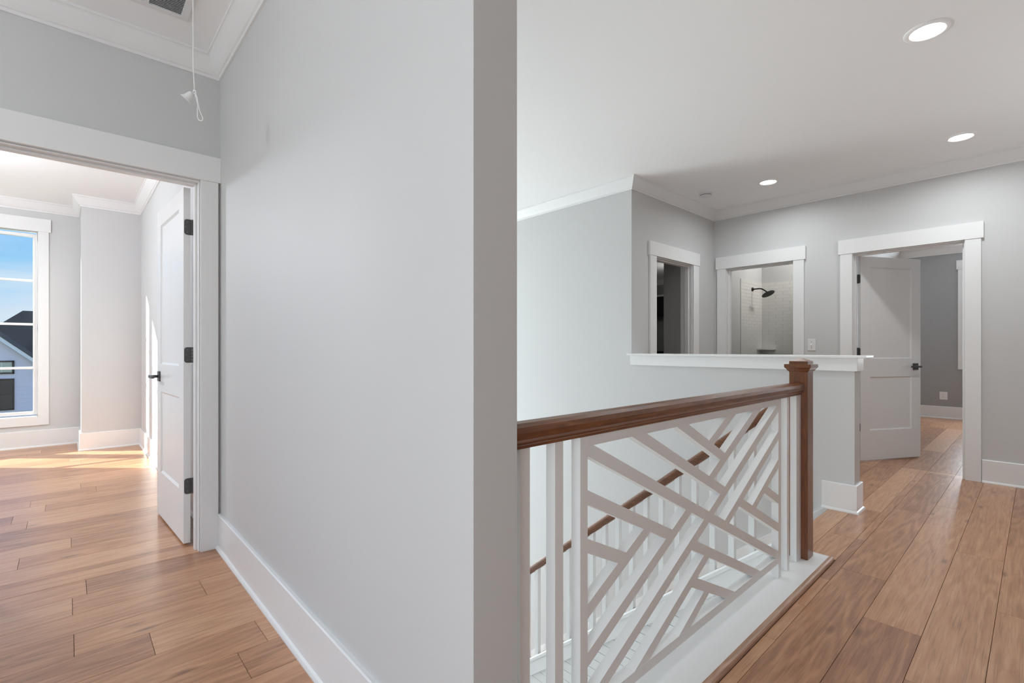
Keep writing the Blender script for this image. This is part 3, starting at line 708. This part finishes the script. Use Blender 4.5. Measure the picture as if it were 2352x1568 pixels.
# ------------------------------------------------------------------ neighbour's house and lawn
tag(MB().box(-60, 60, WY + 3, 70, -3.5, -3.3).build('lawn', M['grass']), 'green lawn around the white house outside', 'lawn')
HYF = 25.0
nh = tag(empty('house', (-4.5, HYF, -3.3)), 'white boarded house with a dark roof outside the bedroom window', 'house')
hp = lambda mb, nm, m, **k: gp(mb, nm, m, parent=nh, **k)
GA, GZ, GS = -4.5, 4.12, .94            # gable apex, height, slope
hp(MB().prism([(-9.0, -3.3), (-.1, -3.3), (-.1, GZ - GS * 4.4 - .1), (GA, GZ - .1), (-9.0, GZ - GS * 4.5 - .1)], 'y', HYF + .03, HYF + 6), 'wall', M['siding'])
z = -3.25
while z < 3.9:
    h0 = min(4.4, (GZ - .08 - z) / GS); h1 = min(4.4, (GZ - .08 - z - .152) / GS)
    if h1 < .15: break
    hp(MB().add([(GA - h0, HYF + .03, z), (GA - h0, HYF, z), (GA + h0, HYF, z), (GA + h0, HYF + .03, z), (GA - h1, HYF + .03, z + .152), (GA - h1, HYF + .018, z + .152), (GA + h1, HYF + .018, z + .152), (GA + h1, HYF + .03, z + .152)],
                [(0, 3, 2, 1), (4, 5, 6, 7), (0, 1, 5, 4), (1, 2, 6, 5), (2, 3, 7, 6), (3, 0, 4, 7)]), 'siding_board', M['siding'])
    z += .15
for s in (-1, 1):
    xe = GA + s * 4.75
    ze = GZ - GS * 4.75
    hp(MB().prism([(GA, GZ), (xe, ze), (xe, ze - .15), (GA, GZ - .15)], 'y', HYF - .25, HYF - .21), 'rake_board', M['fascia'])
    hp(MB().prism([(GA, GZ + .05), (xe + s * .05, ze + .0), (xe + s * .05, ze - .03), (GA, GZ)], 'y', HYF - .27, HYF + 7), 'roof_slope', M['shingle'])
# main hipped roof behind
rz, ry = 2.72, 29.2
mr = MB()
mr.add([(-5.5, 26.0, -1.2), (9, 26.0, -1.2), (9, ry, rz), (-1.40, ry, rz), (-5.5, 33, -1.2), (9, 33, -1.2)], [(0, 1, 2, 3), (0, 3, 4), (3, 2, 5, 4), (1, 5, 2), (0, 4, 5, 1)])
hp(mr, 'main_roof', M['shingle'])
hp(MB().box(-5, 9, 26.5, 32.5, -3.3, -1.2), 'main_wall', M['siding'])
def hwin(x0, x1, z0, z1, nm, pm='darkglass'):
    f = .06
    w_ = hp(MB().box(x0, x1, HYF - .03, HYF + .01, z0, z0 + f).box(x0, x1, HYF - .03, HYF + .01, z1 - f, z1).box(x0, x0 + f, HYF - .03, HYF + .01, z0, z1).box(x1 - f, x1, HYF - .03, HYF + .01, z0, z1), nm, M['black'])
    gp(MB().box(x0 + f, x1 - f, HYF - .012, HYF + .0, z0 + f, z1 - f), 'pane', M[pm], parent=w_)
    return w_
a_ = hwin(-2.55, -1.411, .20, .68, 'window', 'pale_pane')
gp(MB().box(-1.99, -1.96, HYF - .026, HYF - .013, .26, .62).box(-1.74, -1.72, HYF - .026, HYF - .013, .26, .62).box(-2.24, -2.22, HYF - .026, HYF - .013, .26, .62), 'muntin', M['vinyl'], parent=a_)
b_ = hwin(-2.55, -1.411, -1.10, .03, 'window')
gp(MB().box(-2.49, -1.471, HYF - .028, HYF - .013, -.56, -.52), 'meeting_rail', M['black'], parent=b_)

# unseen windows' frames (the hall front and bedroom side ones added for fill light)
for nm, (x, y0, y1, z0, z1) in (('window_4', (-1.61, .9, 2.3, .1, 1.9)), ('window_5', (-1.61, -1.05, .45, .1, 1.9)), ('window_6', (-5.88, 3.9, 6.9, .65, 2.3))):
    mb = MB(); f = .05
    mb.box(x - .03, x + .03, y0, y1, z0, z0 + f).box(x - .03, x + .03, y0, y1, z1 - f, z1).box(x - .03, x + .03, y0, y0 + f, z0, z1).box(x - .03, x + .03, y1 - f, y1, z0, z1)
    wn = struct(nm, mb, M['vinyl'])
    MB().box(x - .036, x - .031, y0 + f, y1 - f, z0 + f, z1 - f).build('pane', M['glass'], wn)
wn = struct('window_7', MB().box(1.0, 2.9, EY + .05, EY + .1, -2.6, -2.54).box(1.0, 2.9, EY + .05, EY + .1, 2.64, 2.7).box(1.0, 1.05, EY + .05, EY + .1, -2.6, 2.7).box(2.85, 2.9, EY + .05, EY + .1, -2.6, 2.7), M['vinyl'])
MB().box(1.05, 2.85, EY + .072, EY + .078, -2.54, 2.64).build('pane', M['glass'], wn)
